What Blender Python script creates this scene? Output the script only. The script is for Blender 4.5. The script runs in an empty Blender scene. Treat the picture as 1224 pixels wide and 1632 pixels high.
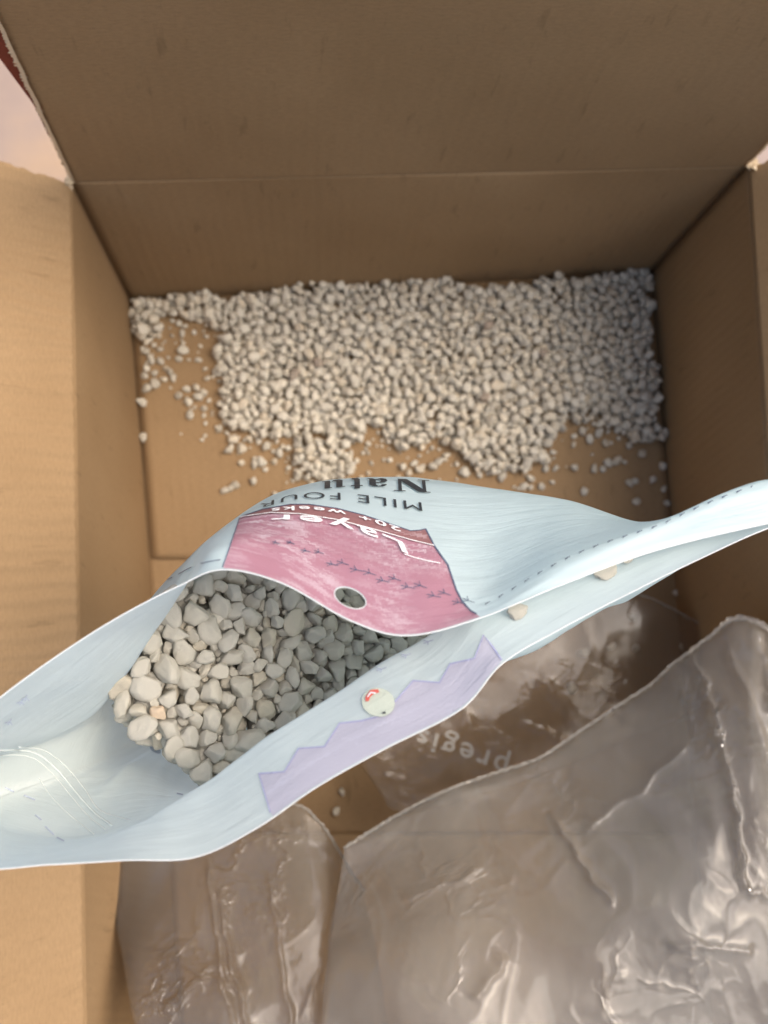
import bpy, bmesh, math, random
import numpy as np
from mathutils import Vector, Matrix, noise, Euler
from mathutils.bvhtree import BVHTree
from mathutils.geometry import delaunay_2d_cdt
random.seed(7); RNG = np.random.default_rng(7)
sc = bpy.context.scene; col = sc.collection

# ------------------------------------------------------------------ camera
CAM = Vector((-0.07008036, -0.24553262, 0.57090721))
ROT = (0.12382332, -0.07163234, -0.07142638)
F = 1224.0                                   # focal length in pixels of the 1224 x 1632 photograph
cd = bpy.data.cameras.new('camera'); cam = bpy.data.objects.new('camera', cd); col.objects.link(cam)
cam.location = CAM; cam.rotation_mode = 'XYZ'; cam.rotation_euler = ROT
cd.sensor_fit = 'HORIZONTAL'; cd.sensor_width = 26; cd.lens = 26; cd.clip_start = 0.01; cd.clip_end = 60
cd.dof.use_dof = True; cd.dof.focus_distance = 0.245; cd.dof.aperture_fstop = 11.0
sc.camera = cam

# ------------------------------------------------------------------ light
SUN_EL, SUN_AZ = math.radians(57), math.radians(76)      # azimuth measured from +Y towards +X
w = bpy.data.worlds.new('World'); sc.world = w; w.use_nodes = True
nt = w.node_tree; nt.nodes.clear()
sky = nt.nodes.new('ShaderNodeTexSky'); sky.sky_type = 'NISHITA'; sky.sun_disc = False
sky.sun_elevation = SUN_EL; sky.sun_rotation = SUN_AZ; sky.air_density = 1.0; sky.dust_density = 6.0; sky.ozone_density = 0.6
bg = nt.nodes.new('ShaderNodeBackground'); bg.inputs['Strength'].default_value = 0.15
wo = nt.nodes.new('ShaderNodeOutputWorld')
nt.links.new(sky.outputs[0], bg.inputs[0]); nt.links.new(bg.outputs[0], wo.inputs[0])
sd = bpy.data.lights.new('sun', 'SUN'); sd.energy = 1.25; sd.angle = math.radians(60); sd.color = (1, .95, .87)
sun = bpy.data.objects.new('sun', sd); col.objects.link(sun)
sdir = Vector((math.sin(SUN_AZ) * math.cos(SUN_EL), math.cos(SUN_AZ) * math.cos(SUN_EL), math.sin(SUN_EL)))
sun.rotation_euler = sdir.to_track_quat('Z', 'Y').to_euler(); sun.location = sdir * 3
sc.view_settings.view_transform = 'Standard'; sc.view_settings.look = 'None'
sc.view_settings.exposure = 0.62; sc.view_settings.gamma = 1

# ------------------------------------------------------------------ helpers
RM = Euler(ROT, 'XYZ').to_matrix()
def ray(px, py): return RM @ Vector(((px - 612) / F, -(py - 816) / F, -1))
def at(px, py, z):                           # point of the horizontal plane z seen at that pixel of the photograph
    d = ray(px, py); t = (z - CAM.z) / d.z; return CAM + d * t
def proj(P):
    c = RM.transposed() @ (Vector(P) - CAM); return 612 - F * c.x / c.z, 816 + F * c.y / c.z
def tag(o, label=None, cat=None, group=None, kind=None):
    for k, v in (('label', label), ('category', cat), ('group', group), ('kind', kind)):
        if v: o[k] = v
    return o
def empty(name, loc=(0, 0, 0)):
    o = bpy.data.objects.new(name, None); o.location = loc; o.empty_display_size = .02; col.objects.link(o); return o
def mobj(name, V, Fc, mat, parent=None, smooth=True, uv=None):
    me = bpy.data.meshes.new(name); me.from_pydata([tuple(v) for v in V], [], [tuple(f) for f in Fc]); me.update()
    if smooth: me.polygons.foreach_set('use_smooth', [True] * len(me.polygons))
    if uv is not None:
        l = me.uv_layers.new(name='UVMap'); idx = np.empty(len(me.loops), int); me.loops.foreach_get('vertex_index', idx)
        l.data.foreach_set('uv', np.asarray(uv, float)[idx].ravel())
    me.materials.append(mat)
    o = bpy.data.objects.new(name, me); col.objects.link(o)
    if parent:
        o.parent = parent; o.matrix_parent_inverse = Matrix.Translation(parent.location).inverted()
    return o
def cr(P, t, closed=False):                  # Catmull-Rom through points P, t in [0, n-1] or [0, n) if closed
    n = len(P); i = int(math.floor(t)); f = t - i
    if closed: g = lambda k: P[k % n]
    else:
        if i >= n - 1: i, f = n - 2, 1.0
        g = lambda k: P[k] if 0 <= k < n else (2 * P[0] - P[1] if k < 0 else 2 * P[n - 1] - P[n - 2])
    a, b, c, d = g(i - 1), g(i), g(i + 1), g(i + 2)
    return .5 * ((2 * b) + (c - a) * f + (2 * a - 5 * b + 4 * c - d) * f * f + (3 * b - a - 3 * c + d) * f ** 3)
def polyat(P, s):                            # point at fraction s of a smooth curve, by length
    P = [np.asarray(p, float) for p in P]; n = 16 * (len(P) - 1)
    Q = [cr(P, k / 16) for k in range(n + 1)]; L = [0]
    for k in range(n): L.append(L[-1] + np.linalg.norm(Q[k + 1] - Q[k]))
    out = []
    for ss in np.atleast_1d(s):
        x = ss * L[-1]; k = min(max(int(np.searchsorted(L, x)) - 1, 0), n - 1)
        f = (x - L[k]) / max(L[k + 1] - L[k], 1e-9); out.append(Q[k] * (1 - f) + Q[k + 1] * f)
    return np.array(out)
def inpoly(x, y, P):
    c = False; j = len(P) - 1
    for i in range(len(P)):
        if (P[i][1] > y) != (P[j][1] > y) and x < (P[j][0] - P[i][0]) * (y - P[i][1]) / (P[j][1] - P[i][1]) + P[i][0]: c = not c
        j = i
    return c
def tube(pts, r, n=6):
    V = []; Fc = []; pts = [Vector(p) for p in pts]
    for i, p in enumerate(pts):
        d = (pts[min(i + 1, len(pts) - 1)] - pts[max(i - 1, 0)]).normalized()
        a = d.orthogonal().normalized() if i == 0 else (a - d * a.dot(d)).normalized()
        b = d.cross(a); rr = r(i) if callable(r) else r
        for k in range(n):
            t = 2 * math.pi * k / n; V.append(p + (a * math.cos(t) + b * math.sin(t)) * rr)
    for i in range(len(pts) - 1):
        for k in range(n): Fc.append((i * n + k, i * n + (k + 1) % n, (i + 1) * n + (k + 1) % n, (i + 1) * n + k))
    Fc.append(tuple(range(n))[::-1]); Fc.append(tuple(range((len(pts) - 1) * n, len(pts) * n)))
    return V, Fc

# ------------------------------------------------------------------ materials
class Mat:
    def __init__(s, name):
        s.m = bpy.data.materials.new(name); s.m.use_nodes = True; s.t = s.m.node_tree; s.p = s.t.nodes['Principled BSDF']
        s.out = s.t.nodes['Material Output']
    def n(s, ty, **k):
        x = s.t.nodes.new(ty)
        for a, b in k.items():
            if a in x.inputs: x.inputs[a].default_value = b
            else: setattr(x, a, b)
        return x
    def l(s, a, b): s.t.links.new(a, b)
    def coord(s, which='Object', scale=(1, 1, 1), rot=(0, 0, 0)):
        c = s.n('ShaderNodeTexCoord'); mp = s.n('ShaderNodeMapping'); mp.inputs['Scale'].default_value = scale
        mp.inputs['Rotation'].default_value = rot; s.l(c.outputs[which], mp.inputs[0]); return mp.outputs[0]
    def noise(s, co, sc_, det=4, rough=.6, dist=0):
        x = s.n('ShaderNodeTexNoise'); x.inputs['Scale'].default_value = sc_; x.inputs['Detail'].default_value = det
        x.inputs['Roughness'].default_value = rough; x.inputs['Distortion'].default_value = dist
        s.l(co, x.inputs['Vector']); return x.outputs['Fac']
    def ramp(s, f, st):
        r = s.n('ShaderNodeValToRGB'); e = r.color_ramp.elements
        while len(e) < len(st): e.new(.5)
        for k, (p, c) in enumerate(st):
            e[k].position = p; e[k].color = (*c, 1) if len(c) == 3 else c
        s.l(f, r.inputs[0]); return r.outputs[0]
    def mix(s, f, a, b, mode='MIX'):
        x = s.n('ShaderNodeMix', data_type='RGBA', blend_type=mode)
        for v, i in ((f, 0), (a, 6), (b, 7)):
            if isinstance(v, (int, float)): x.inputs[i].default_value = v
            elif isinstance(v, tuple): x.inputs[i].default_value = (*v, 1)
            else: s.l(v, x.inputs[i])
        return x.outputs[2]
    def bump(s, h, strength, dist, prev=None):
        b = s.n('ShaderNodeBump'); b.inputs['Strength'].default_value = strength; b.inputs['Distance'].default_value = dist
        s.l(h, b.inputs['Height'])
        if prev: s.l(prev, b.inputs['Normal'])
        return b.outputs[0]
    def math(s, op, a, b=0.0):
        x = s.n('ShaderNodeMath', operation=op)
        for v, i in ((a, 0), (b, 1)):
            if isinstance(v, (int, float)): x.inputs[i].default_value = v
            else: s.l(v, x.inputs[i])
        return x.outputs[0]

def cardboard(name, base, dark):             # UV in metres: u along the crease, v across it (flutes run along v)
    M = Mat(name); co = M.coord('UV')
    big = M.noise(co, 9, 3, .5); fib = M.noise(M.coord('UV', (260, 900, 1)), 1, 6, .75)
    fl = M.noise(M.coord('UV', (130, 30, 1)), 1, 3, .6)
    spk = M.noise(co, 700, 2, .5)
    c = M.mix(M.ramp(big, [(.3, (0, 0, 0)), (.75, (1, 1, 1))]), dark, base)
    c = M.mix(M.math('MULTIPLY', M.ramp(fib, [(.4, (0, 0, 0)), (.68, (1, 1, 1))]), .5), c, tuple(x * .72 for x in dark))
    c = M.mix(M.math('MULTIPLY', M.ramp(fl, [(.62, (0, 0, 0)), (.72, (1, 1, 1))]), .42), c, tuple(x * .55 for x in dark))
    c = M.mix(M.math('MULTIPLY', M.ramp(spk, [(.68, (0, 0, 0)), (.76, (1, 1, 1))]), .4), c, tuple(x * .5 for x in dark))
    M.l(c, M.p.inputs['Base Color']); M.p.inputs['Roughness'].default_value = .82; M.p.inputs['Specular IOR Level'].default_value = .25
    wv = M.n('ShaderNodeTexWave', wave_type='BANDS', bands_direction='X'); wv.inputs['Scale'].default_value = 42
    wv.inputs['Distortion'].default_value = .6; wv.inputs['Detail'].default_value = 1; M.l(co, wv.inputs['Vector'])
    b = M.bump(wv.outputs['Fac'], .06, .0011); b = M.bump(fl, .35, .0007, b); b = M.bump(fib, .7, .00025, b)
    M.l(b, M.p.inputs['Normal']); return M.m
CB = cardboard('cardboard', (.358, .236, .124), (.292, .186, .093))
CBE = Mat('torn_cardboard_edge'); CBE.l(CBE.ramp(CBE.noise(CBE.coord(), 600, 4), [(.3, (.42, .30, .17)), (.7, (.72, .60, .42))]), CBE.p.inputs['Base Color'])
CBE.p.inputs['Roughness'].default_value = .95; CBE = CBE.m
CBF = Mat('torn_paper_fringe'); CBF.p.inputs['Base Color'].default_value = (.66, .52, .34, 1); CBF.p.inputs['Roughness'].default_value = .95; CBF = CBF.m
RED = Mat('red_liner'); RED.l(RED.ramp(RED.noise(RED.coord(), 160, 5), [(.3, (.16, .02, .012)), (.7, (.22, .035, .02))]), RED.p.inputs['Base Color']); RED.p.inputs['Roughness'].default_value = .6; RED = RED.m

def film(name, base, spec=.5, rough=.3, transl=.3, wear_glint=None, wear_glint_c=(1, 1, 1)):
    M = Mat(name); uv = M.coord('UV', (1, 1, 1))
    streak = M.noise(M.coord('UV', (26, 330, 1)), 1, 5, .65, .4)
    fine = M.noise(M.coord('UV', (700, 900, 1)), 1, 4, .6)
    c = M.mix(M.ramp(M.noise(uv, 22, 3), [(.3, (0, 0, 0)), (.7, (1, 1, 1))]), base, tuple(min(1, x * 1.06) for x in base))
    if wear_glint:  # worn flecks plus whitish streak highlights, both painted into the print colour
        a = M.ramp(M.noise(M.coord('UV', (90, 420, 1), (0, 0, .12)), 1, 8, .8, 1.2), [(wear_glint, (0, 0, 0)), (wear_glint + .10, (1, 1, 1))])
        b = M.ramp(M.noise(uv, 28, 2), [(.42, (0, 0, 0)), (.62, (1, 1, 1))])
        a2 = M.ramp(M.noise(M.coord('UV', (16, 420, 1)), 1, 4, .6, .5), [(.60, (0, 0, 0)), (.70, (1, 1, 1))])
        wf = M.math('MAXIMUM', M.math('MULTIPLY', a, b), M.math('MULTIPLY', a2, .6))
        c = M.mix(M.math('MULTIPLY', wf, .75), c, wear_glint_c)
    M.l(c, M.p.inputs['Base Color']); M.p.inputs['Roughness'].default_value = rough; M.p.inputs['Specular IOR Level'].default_value = spec
    
    cw = M.n('ShaderNodeTexVoronoi', feature='DISTANCE_TO_EDGE'); M.l(M.coord('UV', (45, 110, 1), (0, 0, .25)), cw.inputs['Vector']); cw.inputs['Scale'].default_value = 1
    n = M.bump(streak, .45, .0010); n = M.bump(M.ramp(cw.outputs['Distance'], [(0, (0, 0, 0)), (.25, (1, 1, 1))]), .16, .0006, n); n = M.bump(fine, .25, .00012, n); M.l(n, M.p.inputs['Normal'])
    if transl:
        tr = M.n('ShaderNodeBsdfTranslucent'); M.l(c, tr.inputs[0]); mx = M.n('ShaderNodeMixShader'); mx.inputs[0].default_value = transl
        M.l(M.p.outputs[0], mx.inputs[1]); M.l(tr.outputs[0], mx.inputs[2]); M.l(mx.outputs[0], M.out.inputs['Surface'])
    return M.m
FILM = film('pouch_film', (.675, .79, .80), .55, .30, .52)
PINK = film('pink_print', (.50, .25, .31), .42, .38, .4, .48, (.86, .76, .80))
ROSE = film('rose_print', (.37, .19, .19), .45, .38, .4, .62, (.75, .6, .62))
LILAC = film('lilac_print', (.56, .54, .62), .45, .4, .35, .58, (.75, .74, .85))
LILACL = film('lilac_line', (.36, .36, .54), .4, .45, 0)
PALEL = film('pale_lilac_print', (.62, .64, .70), .45, .4, .2)
WHT = film('white_print', (.86, .86, .86), .4, .4, 0)
BLK = film('black_print', (.03, .035, .04), .4, .4, 0)
NAVY = film('navy_print', (.075, .10, .16), .4, .4, 0)
FAINT = film('show_through_print', (.40, .45, .55), .4, .45, 0)
SEAL = film('seal_film', (.78, .83, .82), .6, .25, .3)
DISC = film('grey_green_film', (.52, .56, .46), .4, .5, 0)
REDP = film('red_print', (.62, .12, .09), .4, .4, 0)
RIM = film('pouch_rim', (.84, .86, .84), .5, .3, .2)
CREAM = film('cream_print', (.66, .68, .62), .5, .35, 0)

def pebble_mat(name, a, b, c3, tint=None):
    M = Mat(name); oi = M.n('ShaderNodeObjectInfo'); at_ = M.n('ShaderNodeAttribute'); at_.attribute_name = 'tone'
    r = M.math('FRACT', M.math('ADD', oi.outputs['Random'], at_.outputs['Fac']))
    base = M.ramp(r, [(0, a), (.45, b), (.8, c3), (1, (a[0] * 1.12, a[1] * 1.02, a[2] * .88))])
    co = M.coord('Object'); n1 = M.noise(co, 420, 5, .7); n2 = M.noise(co, 1700, 3, .7)
    c = M.mix(M.ramp(n1, [(.35, (0, 0, 0)), (.7, (1, 1, 1))]), base, (.60, .56, .47))
    c = M.mix(M.math('MULTIPLY', M.ramp(n2, [(.6, (0, 0, 0)), (.7, (1, 1, 1))]), .35), c, (.27, .235, .18))
    M.l(c, M.p.inputs['Base Color']); M.p.inputs['Roughness'].default_value = .88; M.p.inputs['Specular IOR Level'].default_value = .25
    b_ = M.bump(n1, .5, .0007); b_ = M.bump(n2, .5, .00025, b_); M.l(b_, M.p.inputs['Normal']); return M.m
PEB = pebble_mat('grey_pebble', (.40, .385, .325), (.42, .41, .365), (.47, .445, .37))
PEBT = pebble_mat('tan_pebble', (.66, .45, .27), (.64, .44, .27), (.68, .46, .29))
PEBL = pebble_mat('spilled_grit', (.52, .455, .35), (.66, .605, .49), (.75, .67, .52))
PEBB = pebble_mat('brown_pebble', (.20, .115, .07), (.22, .13, .08), (.24, .14, .09))

def clear_film(name, haze, tint=(.93, .92, .90), bumps=1.0, rough=.09):
    M = Mat(name); uv = M.coord('UV')
    w1 = M.noise(M.coord('UV', (26, 18, 1)), 1, 3, .5, 1.0); w2 = M.noise(M.coord('UV', (90, 60, 1)), 1, 3, .5, 2.0)
    n = M.bump(w1, .25 * bumps, .004); n = M.bump(w2, .16 * bumps, .0008, n)
    vm = M.mix(.035, uv, M.n('ShaderNodeTexNoise', Scale=9.0).outputs['Color'], 'ADD')
    vc = M.n('ShaderNodeTexVoronoi', feature='DISTANCE_TO_EDGE'); M.l(vm, vc.inputs['Vector']); vc.inputs['Scale'].default_value = 34
    msk = M.ramp(M.noise(M.coord('UV', (1, 1, 1)), 17, 2), [(.46, (0, 0, 0)), (.62, (1, 1, 1))])
    cre = M.math('MULTIPLY', M.ramp(vc.outputs['Distance'], [(0, (1, 1, 1)), (.05, (.35, .35, .35)), (.16, (0, 0, 0))]), msk)
    n = M.bump(cre, .55 * bumps, .0014, n)
    gl = M.n('ShaderNodeBsdfGlossy'); gl.inputs['Roughness'].default_value = rough; gl.inputs['Color'].default_value = (1, 1, 1, 1); M.l(n, gl.inputs['Normal'])
    tr = M.n('ShaderNodeBsdfTransparent'); tr.inputs[0].default_value = (*tint, 1)
    df = M.n('ShaderNodeBsdfDiffuse'); df.inputs[0].default_value = (.70, .66, .59, 1); M.l(n, df.inputs['Normal'])
    tl = M.n('ShaderNodeBsdfTranslucent'); tl.inputs[0].default_value = (.70, .66, .59, 1)
    dm = M.n('ShaderNodeMixShader'); dm.inputs[0].default_value = .5; M.l(df.outputs[0], dm.inputs[1]); M.l(tl.outputs[0], dm.inputs[2])
    hz = M.math('ADD', M.math('MULTIPLY', M.ramp(M.noise(uv, 13, 4, .6, .8), [(.35, (0, 0, 0)), (.7, (1, 1, 1))]), haze * .6), haze * .7)
    m1 = M.n('ShaderNodeMixShader'); M.l(hz, m1.inputs[0]); M.l(tr.outputs[0], m1.inputs[1]); M.l(dm.outputs[0], m1.inputs[2])
    fr = M.n('ShaderNodeFresnel'); fr.inputs[0].default_value = 1.42; M.l(n, fr.inputs['Normal'])
    m2 = M.n('ShaderNodeMixShader'); M.l(fr.outputs[0], m2.inputs[0]); M.l(m1.outputs[0], m2.inputs[1]); M.l(gl.outputs[0], m2.inputs[2])
    M.l(m2.outputs[0], M.out.inputs['Surface']); return M.m
CLR1 = clear_film('clear_film_front', .25); CLR2 = clear_film('clear_film_left', .15, bumps=1.5, rough=.08); CLR3 = clear_film('clear_film_back', .07, bumps=.5)
SEAM = clear_film('clear_film_seam', .5)

# ------------------------------------------------------------------ ground
G = Mat('patio_boards'); co = G.coord('Object')
gn = G.noise(co, 6, 4); gw = G.noise(G.coord('Object', (3, 40, 1)), 1, 5)
c = G.ramp(gn, [(.30, (.20, .155, .15)), (.5, (.34, .25, .19)), (.66, (.46, .31, .18))])
c = G.mix(G.math('MULTIPLY', gw, .5), c, (.36, .27, .24)); G.l(c, G.p.inputs['Base Color']); G.p.inputs['Roughness'].default_value = .6
ground = mobj('ground', [(-20, -20, -.012), (20, -20, -.012), (20, 20, -.012), (-20, 20, -.012)], [(0, 1, 2, 3)], G.m, smooth=False)
tag(ground, kind='structure')

# ------------------------------------------------------------------ the box
H = 0.1554; TH = .0035
box = empty('cardboard_box', (0, -.2, 0))
tag(box, 'open brown corrugated cardboard box with raised flaps holding spilled grit and the pouch', 'cardboard box')
FL, FR = at(205, 476, 0), at(1040, 432, 0); NL, NR = at(300, 1780, 0), at(1150, 1780, 0)
TL, TR = at(113, 289, H), at(1192, 264, H); TNL, TNR = at(138, 1800, H), at(1290, 1800, H)
def sheet(name, A, B, C, D, thick, mat=None, nu=60, nv=40, warp=.0015, jag=(), seed=0, parent=None, uvrot=False, edge=None, curl=0, ripple=0):
    """A-B bottom edge, D-C top edge; visible side is the left of A->B seen with D up; jag: set of 'u0','u1','v1' torn edges"""
    A, B, C, D = map(Vector, (A, B, C, D)); n = (B - A).cross(D - A).normalized()
    V = []; UV = []; Lu = (B - A).length; Lv = (D - A).length
    for j in range(nv + 1):
        for i in range(nu + 1):
            u, v = i / nu, j / nv
            def jg(k): 
                q = noise.noise(Vector((k * 260, seed * 7.1, 0))) * .0013 + noise.noise(Vector((k * 90, seed * 3.3, 5))) * .0012 + (noise.noise(Vector((k * 700, seed, 9)))) * .0007
                return q
            uu, vv = u, v
            if 'u0' in jag and i == 0: uu += jg(v * Lv) / Lu
            if 'u1' in jag and i == nu: uu += jg(v * Lv + 3) / Lu
            if 'v1' in jag and j == nv: vv += jg(u * Lu + 7) / Lv
            P = (A * (1 - uu) + B * uu) * (1 - vv) + (D * (1 - uu) + C * uu) * vv
            q = Vector((uu * Lu * 9, vv * Lv * 9, seed * 5.3))
            e = math.sin(math.pi * min(1, max(0, u))) ** .5 if True else 1
            if ripple: P = P + n * ripple * math.sin(2 * math.pi * (uu * Lu / .0085 + .5 * noise.noise(Vector((uu * Lu * 30, vv * Lv * 20, 3))))) * (.3 + max(0, noise.noise(Vector((uu * Lu * 14, vv * Lv * 14, 8))) + .5))
            P = P + n * (noise.noise(q) * warp * 1.6 * e * (math.sin(math.pi * v) ** .5 if curl == 0 else v) + curl * v * v)
            V.append(P); UV.append((uu * Lu, vv * Lv) if not uvrot else (vv * Lv, uu * Lu))
    m = len(V); W_ = nu + 1
    V += [p - n * thick for p in V]; UV += UV[:]
    Fc = []; sides = []
    for j in range(nv):
        for i in range(nu):
            a = j * W_ + i; Fc.append((a, a + 1, a + 1 + W_, a + W_)); Fc.append((m + a, m + a + W_, m + a + 1 + W_, m + a + 1))
    k0 = len(Fc)
    for i in range(nu):
        Fc.append((i + 1, i, m + i, m + i + 1)); a = nv * W_ + i; Fc.append((a, a + 1, m + a + 1, m + a))
    for j in range(nv):
        a = j * W_; Fc.append((a, a + W_, m + a + W_, m + a)); a = j * W_ + nu; Fc.append((a + W_, a, m + a, m + a + W_))
    o = mobj(name, V, Fc, mat or CB, parent, uv=UV); o.data.materials.append(edge or CBE)
    for k in range(k0, len(Fc)):
        q = k - k0; o.data.polygons[k].use_smooth = False
        side_ = ('v0', 'v1')[q % 2] if q < 2 * nu else ('u0', 'u1')[(q - 2 * nu) % 2]
        if side_ in jag: o.data.polygons[k].material_index = 1
    return o
up = Vector((0, 0, 1)); big = dict(parent=box)
dn = lambda p: Vector((p.x, p.y, -.007))
sheet('far_wall', dn(FL), dn(FR), TR, TL, TH, warp=.003, seed=1, **big).name = 'wall'
sheet('wall', dn(NL), dn(FL), TL, TNL, TH, warp=.003, seed=2, nu=80, **big)
sheet('wall', dn(FR), dn(NR), TNR, TR, TH, warp=.003, seed=3, nu=80, **big)
sheet('wall', dn(NR), dn(NL), TNL, TNR, TH, warp=.002, seed=4, **big)
# flaps: the far one stands straight up over its crease, the side ones lean outwards
g = .0006
fTL, fTR = TL + up * .0002 + Vector((.001, -.0003, 0)), TR + up * .0002 + Vector((-.001, -.0003, 0))
sheet('flap', fTL, fTR, fTR + Vector((-.004, -.004, .165)), fTL + Vector((.013, -.004, .165)), TH, nu=120, nv=240, warp=.0022, jag=('u0', 'u1'), seed=5, curl=-.002, **big)
th = math.radians(40)
def side(P0, P1, s, L, seed, far_in=.002):
    d = Vector((s * math.cos(th), 0, math.sin(th))) * L
    P0 = P0 + up * .0006 + Vector((-s * .0003, 0, 0)); P1 = P1 + up * .0006 + Vector((-s * .0003, 0, 0))
    return P0, P1, P1 + d, P0 + d
a, b, c_, d_ = side(TNL, TL, -1, .13, 6); b = b + Vector((0, -.002, 0)); c_ = c_ + Vector((0, -.004, 0))
sheet('flap', a, b, c_, d_, TH, nu=400, nv=80, warp=.0028, jag=('u1', 'v1'), seed=6, curl=.004, ripple=.0005, **big)
th = math.radians(55)
a, b, c_, d_ = side(TR, TNR, 1, .13, 7); a = a + Vector((0, -.003, 0)); d_ = d_ + Vector((0, -.006, 0))
sheet('flap', a, b, c_, d_, TH, nu=400, nv=60, warp=.002, jag=('u0', 'v1'), seed=8, curl=.003, **big)
# thin creases and tatters at the two far corners
def tatter(P, seed, n=9, s=.004):
    rnd = random.Random(seed); V = []; Fc = []
    for k in range(n):
        c = P + Vector((rnd.gauss(0, 1), rnd.gauss(0, 1), rnd.gauss(0, 1))) * s * .35; m = len(V)
        for q in range(6):
            t = q * math.pi / 3; r = s * rnd.uniform(.25, .7)
            V.append(c + Vector((math.cos(t) * r, math.sin(t) * r, rnd.gauss(0, .3) * s)))
        V.append(c + Vector((0, 0, s * .4)))
        for q in range(6): Fc.append((m + q, m + (q + 1) % 6, m + 6))
    return V, Fc
for P, s_ in ((TL + Vector((.0, -.001, .002)), 3), (TR + Vector((.001, -.001, .002)), 5)):
    V, Fc = tatter(P, s_); mobj('torn_corner', V, Fc, CBE, box)
def fringe(P0, P1, n_, seed, wmin=.0004, wmax=.0016, out=Vector((-1, 0, 0))):
    V = []; Fc = []
    for k in range(n_ + 1):
        p = P0.lerp(P1, k / n_); L = (P1 - P0).length * k / n_
        w_ = wmin + (wmax - wmin) * abs(noise.noise(Vector((L * 500, seed, 0)))) * 1.6 + .0006 * noise.noise(Vector((L * 1400, seed, 4)))
        j = noise.noise(Vector((L * 90, seed, 9))) * .0008
        V += [p + out * (j + w_) + up * .0006 * noise.noise(Vector((L * 800, seed, 2))), p + out * (j - .0016) + Vector((0, -.0007, .0007))]
        if k: Fc.append((2 * k - 2, 2 * k, 2 * k + 1, 2 * k - 1))
    return mobj('torn_fringe', V, Fc, CBF, box, smooth=False)
fringe(fTL + Vector((0, -.0005, 0)), fTL + Vector((.013, -.0045, .165)), 420, 2)
fringe(fTR + Vector((0, -.0005, 0)), fTR + Vector((-.004, -.0045, .165)), 420, 5, out=Vector((1, 0, 0)))
# red printed outside liner standing out past the flap's torn edge
fl_t = lambda t, off: (fTL + (Vector((.013, -.004, .165))) * t + Vector((off, .0042, 0)))
V = []; Fc = []
for k in range(25):
    t = .22 + .9 * k / 24 * .8; wd = .0030 + .026 * max(0, (t - .38)); V += [fl_t(t, -wd), fl_t(t, .02)]
    if k: Fc.append((2 * k - 2, 2 * k, 2 * k + 1, 2 * k - 1))
mobj('red_liner', V, Fc, RED, box)
# floor: two outer flaps lie under the two inner ones, whose cut ends leave a gap in the middle
def quadfloor(name, p, z, thick, seed):
    A, B, C, D = [Vector((*at(x, y, 0).xy, z)) for x, y in p]
    return sheet(name, A, B, C, D, thick, warp=.0006, seed=seed, **big)
quadfloor('floor_flap', ((295, 1780), (1165, 1780), (1050, 428), (200, 470)), -.004, .004, 11)
quadfloor('floor_flap', ((243, 889), (1075, 889), (1036, 440), (210, 481)), -.0002, .003, 12)
quadfloor('floor_flap', ((295, 1775), (1150, 1775), (1108, 1329), (268, 1329)), -.0002, .003, 13)

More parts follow.
